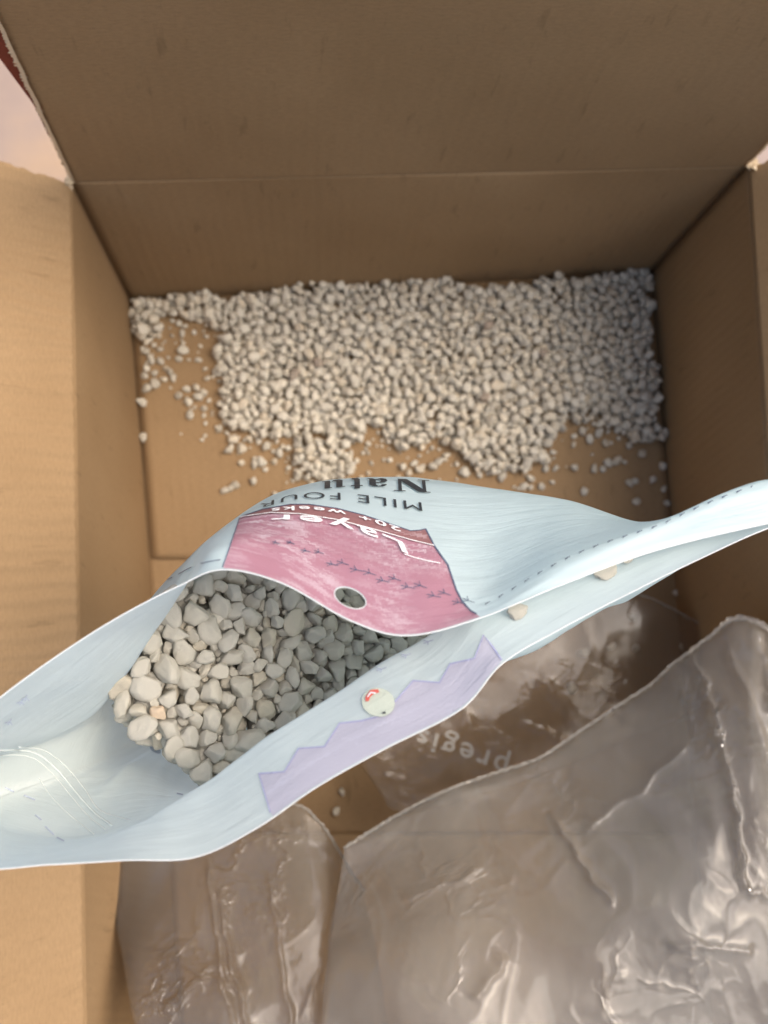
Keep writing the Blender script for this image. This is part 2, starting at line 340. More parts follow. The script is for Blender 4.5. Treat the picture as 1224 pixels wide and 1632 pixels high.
# ------------------------------------------------------------------ the pouch
Z0 = .372
cols = [  # lip, crease, belly, stone level, low    (pixel x, pixel y, height)
 # far side, left corner to right corner
 [(-190,1330,.372),(-150,1310,.362),(-60,1290,.340),(150,1215,.318),(330,1120,.20)],
 [(-110,1205,.374),(-95,1235,.362),(0,1208,.338),(165,1165,.318),(320,1090,.20)],
 [(0,1112,.376),(15,1155,.360),(85,1178,.338),(165,1130,.318),(320,1060,.20)],
 [(95,1043,.376),(120,1085,.360),(160,1128,.337),(165,1085,.315),(320,1030,.20)],
 [(190,983,.376),(205,1010,.362),(226,1032,.345),(205,1000,.312),(330,1010,.20)],
 [(285,934,.376),(292,937,.366),(289,941,.345),(268,920,.312),(350,985,.20)],
 [(355,908,.377),(346,872,.370),(338,858,.345),(342,870,.300),(390,960,.20)],
 [(450,930,.378),(440,850,.366),(436,794,.338),(440,810,.290),(450,930,.19)],
 [(560,990,.380),(568,875,.366),(566,767,.333),(566,790,.280),(520,920,.19)],
 [(650,1013,.381),(672,905,.368),(676,768,.330),(672,795,.275),(590,915,.19)],
 [(765,985,.381),(778,940,.372),(795,783,.332),(780,815,.280),(650,925,.19)],
 [(900,930,.380),(900,888,.377),(905,798,.335),(880,840,.285),(690,945,.19)],
 [(1050,876,.378),(1050,832,.377),(1045,831,.345),(1000,870,.300),(710,965,.19)],
 [(1224,834,.376),(1215,769,.374),(1200,790,.345),(1060,890,.305),(722,985,.19)],
 # near side, right corner back to left corner
 [(1330,812,.374),(1300,790,.370),(1230,815,.345),(1075,900,.305),(722,1005,.19)],
 [(1224,842,.375),(1190,838,.365),(1150,850,.345),(1050,925,.310),(715,1025,.19)],
 [(1110,893,.376),(1085,866,.370),(1070,885,.345),(1000,955,.320),(700,1045,.19)],
 [(1000,947,.377),(955,908,.371),(955,915,.348),(960,972,.325),(680,1062,.19)],
 [(890,1004,.378),(842,946,.372),(850,962,.350),(905,1006,.328),(650,1080,.19)],
 [(800,1058,.380),(756,976,.370),(768,995,.350),(838,1044,.328),(610,1095,.19)],
 [(735,1130,.381),(674,1018,.367),(696,1040,.350),(735,1080,.320),(580,1120,.19)],
 [(610,1195,.381),(575,1078,.367),(590,1100,.350),(610,1140,.315),(540,1140,.19)],
 [(505,1254,.381),(455,1153,.367),(472,1178,.350),(490,1200,.315),(490,1160,.19)],
 [(410,1319,.381),(364,1218,.366),(378,1240,.350),(385,1255,.312),(440,1175,.19)],
 [(311,1366,.380),(290,1270,.366),(296,1282,.350),(300,1240,.308),(400,1175,.19)],
 [(200,1371,.379),(210,1318,.366),(225,1310,.347),(255,1222,.312),(370,1165,.19)],
 [(80,1378,.377),(85,1362,.366),(120,1335,.343),(208,1220,.316),(350,1150,.19)],
 [(-60,1383,.375),(-50,1370,.364),(20,1320,.342),(180,1225,.317),(340,1135,.19)],
]
NCOL = len(cols)
base_ring = []
for k in range(NCOL):
    p = cols[k][4]; q = at(p[0], p[1], .19); base_ring.append(np.array([q.x, q.y, 0.0]))
bc = sum(base_ring) / NCOL
rings = []
for r in range(5): rings.append([np.array(at(*cols[k][r])) for k in range(NCOL)])
rings.append([np.array([*(bc[:2] + (p[:2] - bc[:2]) * .98), .004]) for p in base_ring])
SUB = 22; NU = NCOL * SUB; RS = [26, 22, 14, 8, 6]
Vb = []; UVb = []; rowv = []
dense = [np.array([cr(rings[r], i / SUB, True) for i in range(NU)]) for r in range(6)]
NV = sum(RS) + 1
for r in range(5):
    for k in range(RS[r] + (1 if r == 4 else 0)): rowv.append(r + k / RS[r])
grid = np.zeros((NV, NU, 3)); LW = [.6, .8, .9, .9, .9, .6, .15, 0, 0, 0, .1, .4, .5, .3, .3, .4] + [.8] * 12
for i in range(NU):
    P = [dense[r][i] for r in range(6)]; c0 = int(i / SUB); f0 = i / SUB - c0; f0 = f0 * f0 * (3 - 2 * f0)
    lw = LW[c0] * (1 - f0) + LW[(c0 + 1) % NCOL] * f0
    for j, t in enumerate(rowv):
        k = min(int(t), 4); lin = P[k] * (1 - (t - k)) + P[k + 1] * (t - k); grid[j, i] = cr(P, t) * (1 - lw) + lin * lw
# film waviness: long soft buckles, stronger away from the lip
arc = np.concatenate([[0], np.cumsum(np.linalg.norm(np.diff(dense[0], axis=0), axis=1))])
du = np.roll(grid, -1, 1) - np.roll(grid, 1, 1); dv = np.gradient(grid, axis=0); nn = np.cross(du, dv); nn /= np.linalg.norm(nn, axis=2, keepdims=True) + 1e-12
vlen = np.zeros((NV, NU)); vlen[1:] = np.cumsum(np.linalg.norm(np.diff(grid, axis=0), axis=2), axis=0)
ang = 2 * np.pi * np.arange(NU) / NU
for j in range(NV):
    for i in range(NU):
        ca, sa = math.cos(ang[i]), math.sin(ang[i]); v = vlen[j, i]
        h = noise.noise(Vector((ca * 3.2, sa * 3.2, v * 30))) * .0009 + noise.noise(Vector((ca * 9, sa * 9, v * 70))) * .00035
        if rowv[j] > .2: grid[j, i] += nn[j, i] * h * min(1, (rowv[j] - .2) * 2)
Vb = [Vector(p) for p in grid.reshape(-1, 3)]
UVb = [(arc[i], vlen[j, i]) for j in range(NV) for i in range(NU)]
Fb = [(j * NU + i, j * NU + (i + 1) % NU, (j + 1) * NU + (i + 1) % NU, (j + 1) * NU + i) for j in range(NV - 1) for i in range(NU)]
Fb.append(tuple((NV - 1) * NU + i for i in range(NU)))
bvh = BVHTree.FromPolygons(Vb, [f for f in Fb])
def hit(px, py, off=.00025):
    d = ray(px, py).normalized(); loc, n, idx, dist = bvh.ray_cast(CAM, d)
    if loc is None: return None, None
    if n.dot(d) > 0: n = -n
    return loc + n * off, idx
def uvof(idx):
    if idx is None or idx >= len(Fb) - 1: return (0, 0)
    return UVb[Fb[idx][0]]
# the carry hole through the far lip: cut the faces inside the ellipse and round off the rim
HC, HA, HB, HT = (558, 953.5), 26.5, 14.5, math.radians(24)
def ell(px, py):
    x, y = px - HC[0], py - HC[1]; a = x * math.cos(HT) + y * math.sin(HT); b = -x * math.sin(HT) + y * math.cos(HT)
    return a / HA, b / HB
far_cols = range(7 * SUB, 10 * SUB); drop = set(); near_v = {}
for j in range(RS[0] + 2):
    for i in far_cols:
        f = (j * NU + i, j * NU + i + 1, (j + 1) * NU + i + 1, (j + 1) * NU + i)
        c = sum((Vb[k] for k in f), Vector()) / 4; e = ell(*proj(c))
        if math.hypot(*e) < 1.0: drop.add(f)
Fkeep = [f for f in Fb if f not in drop]
bnd = set(k for f in drop for k in f) & set(k for f in Fkeep for k in f)
rimpts = []
for k in bnd:
    px, py = proj(Vb[k]); a, b = ell(px, py); r = math.hypot(a, b); s = 1 / r
    x, y = a * s * HA, b * s * HB; qx = HC[0] + x * math.cos(HT) - y * math.sin(HT); qy = HC[1] + x * math.sin(HT) + y * math.cos(HT)
    p, _ = hit(qx, qy, 0)
    if p is not None: Vb[k] = p
pouch = empty('grit_pouch', Vector((bc[0], bc[1], 0)))
tag(pouch, 'open pale blue white plastic pouch with pink printed panel standing half full of grey grit', 'plastic pouch')
mobj('pouch_body', Vb, Fkeep, FILM, pouch, uv=UVb)
# light edge of the film along the mouth and round the carry hole
lip = [Vector(p) for p in grid[0]]
V, Fc = tube(lip + [lip[0]], .00017, 6); mobj('mouth_rim', V, Fc, RIM, pouch, uv=[(v[0], v[1]) for v in V])
ring = []
for k in range(49):
    t = 2 * math.pi * k / 48; x, y = HA * math.cos(t), HB * math.sin(t)
    p, _ = hit(HC[0] + x * math.cos(HT) - y * math.sin(HT), HC[1] + x * math.sin(HT) + y * math.cos(HT), 0.0001)
    if p: ring.append(p)
V, Fc = tube(ring, .00010, 6); mobj('hole_rim', V, Fc, RIM, pouch, uv=[(v[0], v[1]) for v in V])

def smooth_poly(P, closed=True, step=6):
    out = []; n = len(P)
    for k in range(n if closed else n - 1):
        a, b = P[k], P[(k + 1) % n]; L = math.hypot(b[0] - a[0], b[1] - a[1]); m = max(1, int(L / step))
        for q in range(m): out.append((a[0] + (b[0] - a[0]) * q / m, a[1] + (b[1] - a[1]) * q / m))
    if not closed: out.append(P[-1])
    return out
def decal(name, P, mat, off=.00025, step=5, holes=(), parent=None, tree=hit, uvf=uvof):
    """a printed area: outline given on the photograph, laid on the film it is printed on"""
    P = smooth_poly(P, step=step); pts = list(P); edges = [(i, (i + 1) % len(P)) for i in range(len(P))]
    for h in holes:
        m = len(pts); pts += h; edges += [(m + i, m + (i + 1) % len(h)) for i in range(len(h))]
    xs = [p[0] for p in P]; ys = [p[1] for p in P]
    x = min(xs) + step / 2
    while x < max(xs):
        y = min(ys) + step / 2
        while y < max(ys):
            if inpoly(x, y, P) and not any(inpoly(x, y, h) for h in holes): pts.append((x, y))
            y += step
        x += step
    vs, es, fs, ov, oe, of = delaunay_2d_cdt([Vector(p) for p in pts], edges, [], 0, 1e-4)
    V3 = []; UV = []; ok = []
    for v in vs:
        p, idx = tree(v.x, v.y, off); ok.append(p is not None); V3.append(p or Vector()); UV.append(uvf(idx))
    Fc = []
    for f in fs:
        cx = sum(vs[k].x for k in f) / len(f); cy = sum(vs[k].y for k in f) / len(f)
        if all(ok[k] for k in f) and inpoly(cx, cy, P) and not any(inpoly(cx, cy, h) for h in holes):
            q = [V3[k] for k in f]
            if max((q[a] - q[(a + 1) % 3]).length for a in range(3)) < .012: Fc.append(f)
    return mobj(name, V3, Fc, mat, parent or pouch, uv=UV)
def stroke(P, w, step=4):
    P = [np.array(p, float) for p in P]; L, R_ = [], []
    for k in range(len(P)):
        d = P[min(k + 1, len(P) - 1)] - P[max(k - 1, 0)]; d /= np.linalg.norm(d) + 1e-9; n = np.array([-d[1], d[0]])
        ww = w[k] if isinstance(w, (list, tuple)) else w
        L.append(tuple(P[k] + n * ww / 2)); R_.append(tuple(P[k] - n * ww / 2))
    return L + R_[::-1]
lipP = [proj(p) for p in grid[0][6 * SUB:10 * SUB + 3]]
lipbot = [(x, y - 1.2) for x, y in lipP if 356 <= x <= 767][::3]
pink_top = [(383,826),(419,814),(463,806),(492,806),(536,812),(580,823),(619,836),(654,848),(669,847),(678,845)]
pink_right = [(692,872),(703,888),(713,902),(720,923),(727,943),(736,960),(750,975),(766,984)]
hole_poly = []
for k in range(28):
    t = 2 * math.pi * k / 28; x, y = (HA + 1.5) * math.cos(t), (HB + 1.5) * math.sin(t)
    hole_poly.append((HC[0] + x * math.cos(HT) - y * math.sin(HT), HC[1] + x * math.sin(HT) + y * math.cos(HT)))
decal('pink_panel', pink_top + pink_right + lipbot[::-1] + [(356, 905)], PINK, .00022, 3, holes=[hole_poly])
band = [(383,827),(433,820),(478,822),(536,831),(595,846),(654,863),(691,872)]
decal('rose_band', pink_top + [(691, 872)] + band[::-1][1:-1], ROSE, .0004, step=2.5)
decal('white_line', stroke(band, 1.1), WHT, .0007, 3)
decal('white_line', stroke([(643,885),(660,891),(680,896),(701,900)], 1.2), WHT, .0006, 3)
decal('navy_outline', stroke([(355,906),(369,866),(383,827)] , 1.3), NAVY, .0005)
decal('navy_outline', stroke(pink_top, 1.3), NAVY, .0005)
decal('navy_outline', stroke([(678,845)] + pink_right[:-1] + [(760,981)], 2.0), NAVY, .0005)

def font_loops(word, bold):
    """outlines of a word as closed loops: [(outer, [holes])], the unit being the font size"""
    cu = bpy.data.curves.new('t', 'FONT'); cu.body = word; cu.size = 1; cu.resolution_u = 5; cu.offset = .012 if bold else 0; cu.space_character = 1.22
    o = bpy.data.objects.new('t', cu); col.objects.link(o); bpy.context.view_layer.update()
    me = bpy.data.meshes.new_from_object(o); bpy.data.objects.remove(o); bpy.data.curves.remove(cu)
    bm = bmesh.new(); bm.from_mesh(me); bmesh.ops.remove_doubles(bm, verts=bm.verts[:], dist=1e-5)
    be = [e for e in bm.edges if len(e.link_faces) == 1]; adj = {}
    for e in be:
        a, b = e.verts; adj.setdefault(a.index, []).append(b.index); adj.setdefault(b.index, []).append(a.index)
    bm.verts.ensure_lookup_table(); seen = set(); loops = []
    for st in adj:
        if st in seen: continue
        L = [st]; seen.add(st); cur = st
        while True:
            nx = [k for k in adj[cur] if k not in seen]
            if not nx: break
            cur = nx[0]; seen.add(cur); L.append(cur)
        if len(L) > 2: loops.append([(bm.verts[k].co.x, bm.verts[k].co.y) for k in L])
    bm.free(); bpy.data.meshes.remove(me)
    outer = []; holes = []
    for k, L in enumerate(loops):
        d = sum(all(inpoly(x + 1e-6, y + 1e-6, M_) for x, y in L) for q, M_ in enumerate(loops) if q != k)
        (holes if d % 2 else outer).append(L)
    return [(O, [h for h in holes if inpoly(h[0][0], h[0][1], O)]) for O in outer]
def lettering(name, word, base, ups, mat, off=.0005, kind='sans', tree=hit, parent=None, uvf=uvof, step=2.5):
    """word along a baseline of pixels; ups = letter-height vectors along it"""
    G_ = font_loops(word, kind == 'bold'); xs = [p[0] for O, h in G_ for p in O]; x0, x1 = min(xs), max(xs); cap = .70
    B = [np.array(b, float) for b in base]; U = [np.array(u, float) for u in ups]
    def wp(p):
        t_ = (p[0] - x0) / (x1 - x0); b = polyat(B, t_)[0]; t = t_ * (len(U) - 1); k = min(int(t), len(U) - 2); u = U[k] * (1 - (t - k)) + U[k + 1] * (t - k)
        q = b + u * (p[1] / cap); return (q[0], q[1])
    for O, hs in sorted(G_, key=lambda g: min(p[0] for p in g[0])):
        dd = lambda L: smooth_poly(L, step=.08)
        decal(name, [wp(p) for p in dd(O)], mat, off, step, holes=[[wp(p) for p in dd(h)] for h in hs], parent=parent, tree=tree, uvf=uvf)
lettering('lettering', 'Layer', [(641,868),(618,858),(583,844.5),(542,833),(490,826.5),(451,825),(433,826.5)], [(9,19),(6,18),(4,15),(1,12),(-2,10)], WHT, .0009, 'bold')
lettering('lettering', '20+ weeks', [(637,845),(606,834),(580,826),(545,818),(500,812),(466,811.5),(434,815)], [(2,7),(1,7),(0,6.5),(0,6)], WHT, .0009, 'bold')
lettering('lettering', 'MILE FOUR', [(671,803),(630,798),(595,793),(560,789),(515,787),(470,790),(415,806)], [(2,14),(1,13),(0,10),(-1,7)], BLK, .0005)

# the large serif word, drawn letter by letter (stems with slab feet), half of it over the shoulder of the pouch
def seriftext():
    segs = {  # letter -> list of polygons in a unit box, x right, y up
     'N': [[(0,0),(.34,0),(.34,.06),(.22,.06),(.22,.94),(.12,.94),(.12,.06),(0,.06)], [(.0,.94),(.3,.94),(.92,.0),(.80,.0),(.14,.98)], [(.22,1),(.0,1),(.0,.94),(.26,.94)], [(.72,1),(1.06,1),(1.06,.94),(.92,.94),(.92,0),(.82,0),(.82,.94),(.72,.94)], [(.06,1),(.34,1),(.94,0),(.66,0)]],
     'a': [[(.05,.55),(.16,.68),(.42,.68),(.55,.55),(.55,.08),(.64,.0),(.46,.0),(.36,.10),(.36,.52),(.30,.62),(.2,.58),(.2,.5),(.05,.48)], [(.36,.42),(.12,.34),(.02,.2),(.06,.04),(.2,-.02),(.36,.08),(.36,.16),(.24,.1),(.2,.2),(.24,.3),(.36,.34)]],
     't': [[(.0,.58),(.34,.58),(.34,.66),(.0,.66)], [(.08,.85),(.24,.9),(.24,.12),(.34,.06),(.38,.1),(.3,-.02),(.14,-.02),(.08,.08)]],
     'u': [[(.0,.66),(.26,.66),(.26,.14),(.34,.08),(.44,.14),(.44,.2),(.34,-.02),(.18,-.02),(.08,.08),(.08,.6),(.0,.6)], [(.38,.66),(.60,.66),(.60,.06),(.68,.06),(.68,0),(.44,0),(.44,.6),(.38,.6)]],
    }
    x = 0
    for ch, adv in (('N', 1.2), ('a', .74), ('t', .50), ('u', .8)):
        for pl in segs[ch]: yield [(x + px_, py_) for px_, py_ in pl]
        x += adv
SB = [(684,767.5),(640,765.5),(600,764.5),(560,765),(512,770)]
for pl in seriftext():
    q = []
    for (x, y) in smooth_poly(pl, step=.12):
        b = polyat(SB, x / 3.15)[0]; u = np.array((2, 20)) * (1 - x / 3.15) + np.array((-1, 18)) * x / 3.15; q.append(tuple(b + u * y))
    area = sum(q[k][0] * q[(k + 1) % len(q)][1] - q[(k + 1) % len(q)][0] * q[k][1] for k in range(len(q)))
    decal('large_letter', q, BLK, .0005, step=2.5)

# bird-track print
tracks = []
def foot(px, py, ang, s, wd=1.2):
    a = math.radians(ang); s = s * 1.0; f = lambda r, t: (px + r * s * math.cos(a + t), py + .62 * r * s * math.sin(a + t))
    return [stroke([f(-1, 0), f(1, 0)], wd), stroke([f(0, 0), f(.95, .85)], wd), stroke([f(0, 0), f(.95, -.85)], wd)]
def join_decals(name, polys, mat, off=.0005, step=4, **k):
    objs = [decal(name, p, mat, off, step, **k) for p in polys]
    V = []; Fc = []; UV = []
    for o in objs:
        m = len(V); V += [v.co.copy() for v in o.data.vertices]; Fc += [[m + q for q in p.vertices] for p in o.data.polygons]
        bpy.data.objects.remove(o)
    if Fc: return mobj(name, V, Fc, mat, k.get('parent') or pouch, uv=[(v.x, v.y) for v in V])
T = [(440,867),(463,867),(487,880),(508,882),(529,901),(546,899),(568,910),(589,915),(610,927),(629,924),(650,937),(670,935),(691,951),(708,947),(731,962),(746,959)]
for k, (x, y) in enumerate(T): join_decals('bird_track', foot(x, y, 200 + 10 * (k % 2), 6 + 6 * min(1, k / 6), .95), NAVY)
crease = [(765,966),(800,948),(860,912),(905,888),(950,869),(1000,852),(1050,835),(1100,812),(1150,791),(1200,773)]
for k, s in enumerate(np.linspace(.02, .99, 20)):
    a, b = polyat(crease, [s, min(1, s + .026)]); off = 3.0
    join_decals('bird_track', [stroke([(a[0], a[1] + off), (b[0] * .75 + a[0] * .25, b[1] * .75 + a[1] * .25 + off)], .95), stroke([(a[0], a[1] + off + 1.8), ((a[0] + b[0]) / 2, (a[1] + b[1]) / 2 + off)], .8)], NAVY)
for p in ([(352,893),(335,896),(322,899)], [(312,902),(300,908),(286,916)], [(276,921),(268,925)]):
    decal('print_line', stroke(p, 1.3), NAVY, .0004)
for x, y, a_ in ((33,1116,110),(14,1148,110),(40,1110,100),(684,1024,150),(648,1046,150),(609,1068,150)):
    join_decals('bird_track', foot(x, y, a_, 9, 1.5), FAINT)
for p in ([(8,1255),(22,1262)],[(38,1268),(56,1276)],[(56,1300),(66,1308)],[(72,1318),(86,1332)],[(90,1336),(102,1342)],[(282,1266),(292,1268)],[(330,1242),(324,1246)]):
    decal('show_through_mark', stroke(p, 2.2), FAINT, .0003, step=3)
decal('show_through_mark', [(247 + 9 * math.cos(t), 1196 + 5 * math.sin(t) + 4 * math.cos(t)) for t in np.linspace(0, 6.2, 14)], FAINT, .0003, step=3)
for k in range(5):
    x, y = 270 + k * 10, 1212 + k * 3.4; decal('show_through_mark', stroke([(x, y), (x + 3, y + 4), (x + 6, y + 2)], 1.6), FAINT, .0003, step=3)
# near lip: lilac zigzag panel seen from its back
nlip = [proj(p) for p in grid[0][19 * SUB:24 * SUB]]
zig = [(414,1234),(454,1231),(477,1194),(518,1191),(542,1154),(576,1150),(608,1142),(633,1116),(659,1086),(701,1089),(718,1059),(757,1050),(771,1013),(786,1032),(800,1053)]
nb = [(x - 1, y - 1.5) for x, y in nlip if 432 <= x <= 799][::3]
decal('lilac_panel', zig + nb + [(432, 1294)], LILAC, .0002)
decal('lilac_outline', stroke(zig, 2.2), LILACL, .0004)
decal('lilac_outline', stroke([(414,1234),(423,1265),(432,1296)], 2.0), LILACL, .0004)
DH = [(604 + 26 * math.cos(t) * 1 + 2 * math.sin(t), 1121 + 23 * math.sin(t)) for t in np.linspace(0, 2 * math.pi, 33)[:-1]]
decal('punched_disc', DH, DISC, .0006, step=4)
decal('disc_mark', [(584,1113),(592,1102),(604,1101),(606,1106),(598,1108),(592,1113),(589,1120),(584,1120)], REDP, .0009, step=3)
decal('disc_mark', stroke([(588,1114),(593,1107),(601,1108)], 2.2), WHT, .0012, step=3)
decal('disc_mark', stroke([(611,1139),(616,1138)], 3), BLK, .0009, step=3)
# press-seal ridges inside the left end
for P, r in (([(-10,1196),(30,1195),(62,1203),(92,1228),(120,1262),(150,1295),(178,1316)], .00055), ([(30,1190),(70,1196),(105,1222),(135,1258),(160,1292),(208,1308)], .00035), ([(62,1240),(82,1270),(110,1298),(150,1330)], .00025), ([(-10,1204),(28,1203),(58,1211),(86,1236),(114,1270),(142,1302),(168,1322)], .0003)):
    pts = [hit(*q, .0001)[0] for q in polyat(P, np.linspace(0, 1, 60))]; pts = [p for p in pts if p]
    V, Fc = tube(pts, r * .6, 6); mobj('press_seal', V, Fc, SEAL, pouch, uv=[(v[0], v[1]) for v in V])

# ------------------------------------------------------------------ pebbles
def pebble_mesh(seed, sub, name='pebble', fill=0):
    rnd = random.Random(seed); bm = bmesh.new(); bmesh.ops.create_icosphere(bm, subdivisions=sub, radius=1)
    pl = []
    for k in range(rnd.randint(9, 14)):
        d = Vector((rnd.gauss(0, 1), rnd.gauss(0, 1), rnd.gauss(0, 1))).normalized(); pl.append((d, rnd.uniform(.52, .92)))
    ax = Vector((1, rnd.uniform(.68, .9), rnd.uniform(.55, .78))); off = Vector((seed * 3.1, 0, 0))
    for v in bm.verts:
        d = v.co.normalized(); s = 0
        for n_, h in pl:
            q = n_.dot(d)
            if q > .05: s += (q / h) ** 34
        r = min(1.12, (s + .3) ** (-1 / 34))
        r *= 1 + .10 * noise.noise(d * 2.1 + off) + .05 * noise.noise(d * 5 + off) + .02 * noise.noise(d * 13 + off)
        r *= 1.16
        v.co = Vector((d.x * r * ax.x, d.y * r * ax.y, d.z * r * ax.z))
    me = bpy.data.meshes.new(name); bm.to_mesh(me); bm.free(); me.polygons.foreach_set('use_smooth', [True] * len(me.polygons)); return me
NP = 16
PHI = [pebble_mesh(100 + k, 4) for k in range(NP)]; PLO = [pebble_mesh(300 + k, 3) for k in range(12)]
for m in PHI: m.materials.append(PEB)
def zs(px, py):                              # heap surface inside the pouch
    z = .340 - .034 * min(1.2, max(0, (px - 240) / 380)) - .004 * max(0, (1000 - py) / 100)
    return z
dom = [(186,1085),(207,1035),(250,972),(305,922),(365,885),(450,865),(560,860),(680,900),(760,960),(775,1010),(650,1088),(560,1140),(460,1205),(350,1268),(318,1222),(275,1193),(232,1166),(200,1132)]
def rot_rand(rnd, flat=.5):
    e = Euler((rnd.gauss(0, flat), rnd.gauss(0, flat), rnd.uniform(0, 6.283))); return e
def throw(domf, zf, radii, sep, tries, rnd, bounds):
    out = []
    for r in radii:
        for _ in range(tries):
            px, py = rnd.uniform(bounds[0], bounds[1]), rnd.uniform(bounds[2], bounds[3])
            if not domf(px, py): continue
            p = at(px, py, zf(px, py)); ok = True
            for q, rq in out:
                if (p.xy - q.xy).length < sep * (r + rq): ok = False; break
            if ok: out.append((p, r)); break
    return out
rnd = random.Random(21); stones = []
specials = [  # px, py, long radius px, angle, material, label
 (252,1136,20,70,PEBT,'tan orange stone among grey pebbles at left edge of the heap in the pouch'),
 (343,1198,28,10,PEB,'large pale pebble at the lowest tip of the heap, against the near lip'),
 (293,1133,22,0,PEB,None),(335,1148,26,80,PEB,'big grey egg-shaped pebble in the heap below a dark gap'),(268,1113,24,0,PEB,None),
 (394,1040,22,80,PEB,'bluish grey upright pebble in the middle of the pouch heap'),(365,1178,20,60,PEB,None),
 (328,1048,24,20,PEB,None),(349,1072,24,10,PEB,None),(382,1000,20,90,PEB,None),(452,1045,24,95,PEB,None),(468,1078,22,70,PEB,None),
 (227,1066,28,110,PEB,'long pebble lying against the left wall of the pouch'),(222,1133,22,0,PEB,None),(390,1125,26,130,PEB,None),(300,1175,24,60,PEB,None),
 (414,1060,18,0,PEB,None),(442,990,20,60,PEB,None),(372,945,26,20,PEB,None),(350,935,17,0,PEB,None),(415,945,18,0,PEB,None),(435,968,20,100,PEB,None)]
top = []
for s in specials:
    z = zs(s[0], s[1]) + .001; p = at(s[0], s[1], z); r = s[2] * .70 * (CAM.z - z) / F; top.append((p, r * .93, s))
allp = [(p, r) for p, r, s in top]
radii = sorted([abs(rnd.gauss(.0017, .0006)) + .0007 for _ in range(3200)], reverse=True)
for r in radii:
    for _ in range(90):
        px, py = rnd.uniform(180, 780), rnd.uniform(845, 1270)
        if not inpoly(px, py, dom): continue
        rr = r * (1.12 if px < 400 else .98)
        p = at(px, py, zs(px, py)); ok = True
        for q, rq in allp:
            if (p.xy - q.xy).length < .72 * (rr + rq): ok = False; break
        if ok:
            p = p + Vector((0, 0, (.0034 - rr) * -.8 + rnd.uniform(-.0012, .0008))); allp.append((p, rr)); break
lower = []
for layer in (1, 2, 3):
    L = throw(lambda x, y: inpoly(x, y, dom), lambda x, y: zs(x, y) - .0052 * layer, sorted([abs(rnd.gauss(.0028, .0006)) + .0005 for _ in range(700)], reverse=True), .68, 40, rnd, (180, 780, 845, 1270))
    lower += L
print('bag pebbles', len(allp), len(lower))
GROUP = 'grey pebbles filling the pouch'
def place(me, p, r, e, label, group, mat=None, scale=None):
    o = bpy.data.objects.new('pebble', me); col.objects.link(o); o.location = p; o.rotation_euler = e
    o.scale = scale or (r, r, r); tag(o, label, 'pebble', group)
    if mat: o.material_slots[0].link = 'OBJECT'; o.material_slots[0].material = mat
    return o
inds = allp[:300]
for k, (p, r) in enumerate(inds):
    px, py = proj(p)
    if k < len(top):
        s = top[k][2]; e = Euler((rnd.gauss(0, .15), rnd.gauss(0, .15), -math.radians(s[3]) + ROT[2])); lab = s[5]; mt = s[4] if s[4] is not PEB else None
    else: e = rot_rand(rnd, .55); lab = None; mt = None
    grp = GROUP
    if lab is None:
        if px > 560: lab = 'small grey pebble in the narrow right end of the heap by the pink lip'
        elif py > 1090: lab = 'grey pebble in the lower left of the heap inside the pouch'
        elif py < 985: lab = 'grey pebble in the upper part of the heap beside the curved pink lip'
        else: lab = 'grey pebble in the middle of the heap inside the pouch'
        if not lab.startswith('small'): lab = ('large ' if r > .0031 else 'small ' if r < .0021 else 'medium-sized ') + lab
        grp = lab.replace('grey pebble', 'grey pebbles')
    place(PHI[k % NP] if k >= len(top) else PHI[(k * 5) % NP], p, r * 1.04, e, lab, grp, mt)
def scatter_mesh(name, items, meshes, mat, label, cat='grit'):
    Vs, Fs, tones = [], [], []; m = 0; cache = []
    for me in meshes:
        v = np.empty(len(me.vertices) * 3); me.vertices.foreach_get('co', v); v = v.reshape(-1, 3)
        f = np.empty(len(me.loops), int); me.loops.foreach_get('vertex_index', f); cache.append((v, f.reshape(-1, 3)))
    for k, (p, r, e) in enumerate(items):
        v, f = cache[k % len(cache)]; R_ = np.array(e.to_matrix()); Vs.append(v @ R_.T * r + np.array(p)); Fs.append(f + m); m += len(v); tones.append(np.full(len(v), random.random()))
    V = np.concatenate(Vs); Fc = np.concatenate(Fs); T_ = np.concatenate(tones)
    me = bpy.data.meshes.new(name); me.vertices.add(len(V)); me.vertices.foreach_set('co', V.ravel()); me.loops.add(Fc.size); me.loops.foreach_set('vertex_index', Fc.ravel())
    me.polygons.add(len(Fc)); me.polygons.foreach_set('loop_start', np.arange(len(Fc)) * 3); me.update(calc_edges=True); me.validate()
    me.polygons.foreach_set('use_smooth', [True] * len(Fc))
    a = me.attributes.new('tone', 'FLOAT', 'POINT'); a.data.foreach_set('value', T_); me.materials.append(mat)
    o = bpy.data.objects.new(name, me); col.objects.link(o); tag(o, label, cat, None, 'stuff'); return o
rest = [(p, r * 1.05, rot_rand(rnd)) for p, r in allp[300:] + lower]
scatter_mesh('pebble_heap', rest, [pebble_mesh(500 + k, 3) for k in range(8)], PEB, 'lower layers of grey pebbles filling the pouch under its top ones')
# two stones stuck to the inside of the right end
for x, y, sx, sy, a_, lab in ((969,916,26,17,-22,'larger sandy stone stuck inside the pouch under its right strip'), (824,979,19,12,-22,'smaller sandy stone stuck inside the pouch mouth right of the pink panel'), (1000,897,10,6,-10,'small sliver of sandy stone beside the larger one in the right strip')):
    p, idx = hit(x, y, .0012); D = CAM.z - p.z; q = D / F
    place(PHI[(x + y) % NP], p, 1, Euler((.1, .1, -math.radians(a_) + ROT[2])), lab, 'stones stuck to the pouch film', PEB, (sx * q * .9, sy * q, .0012))

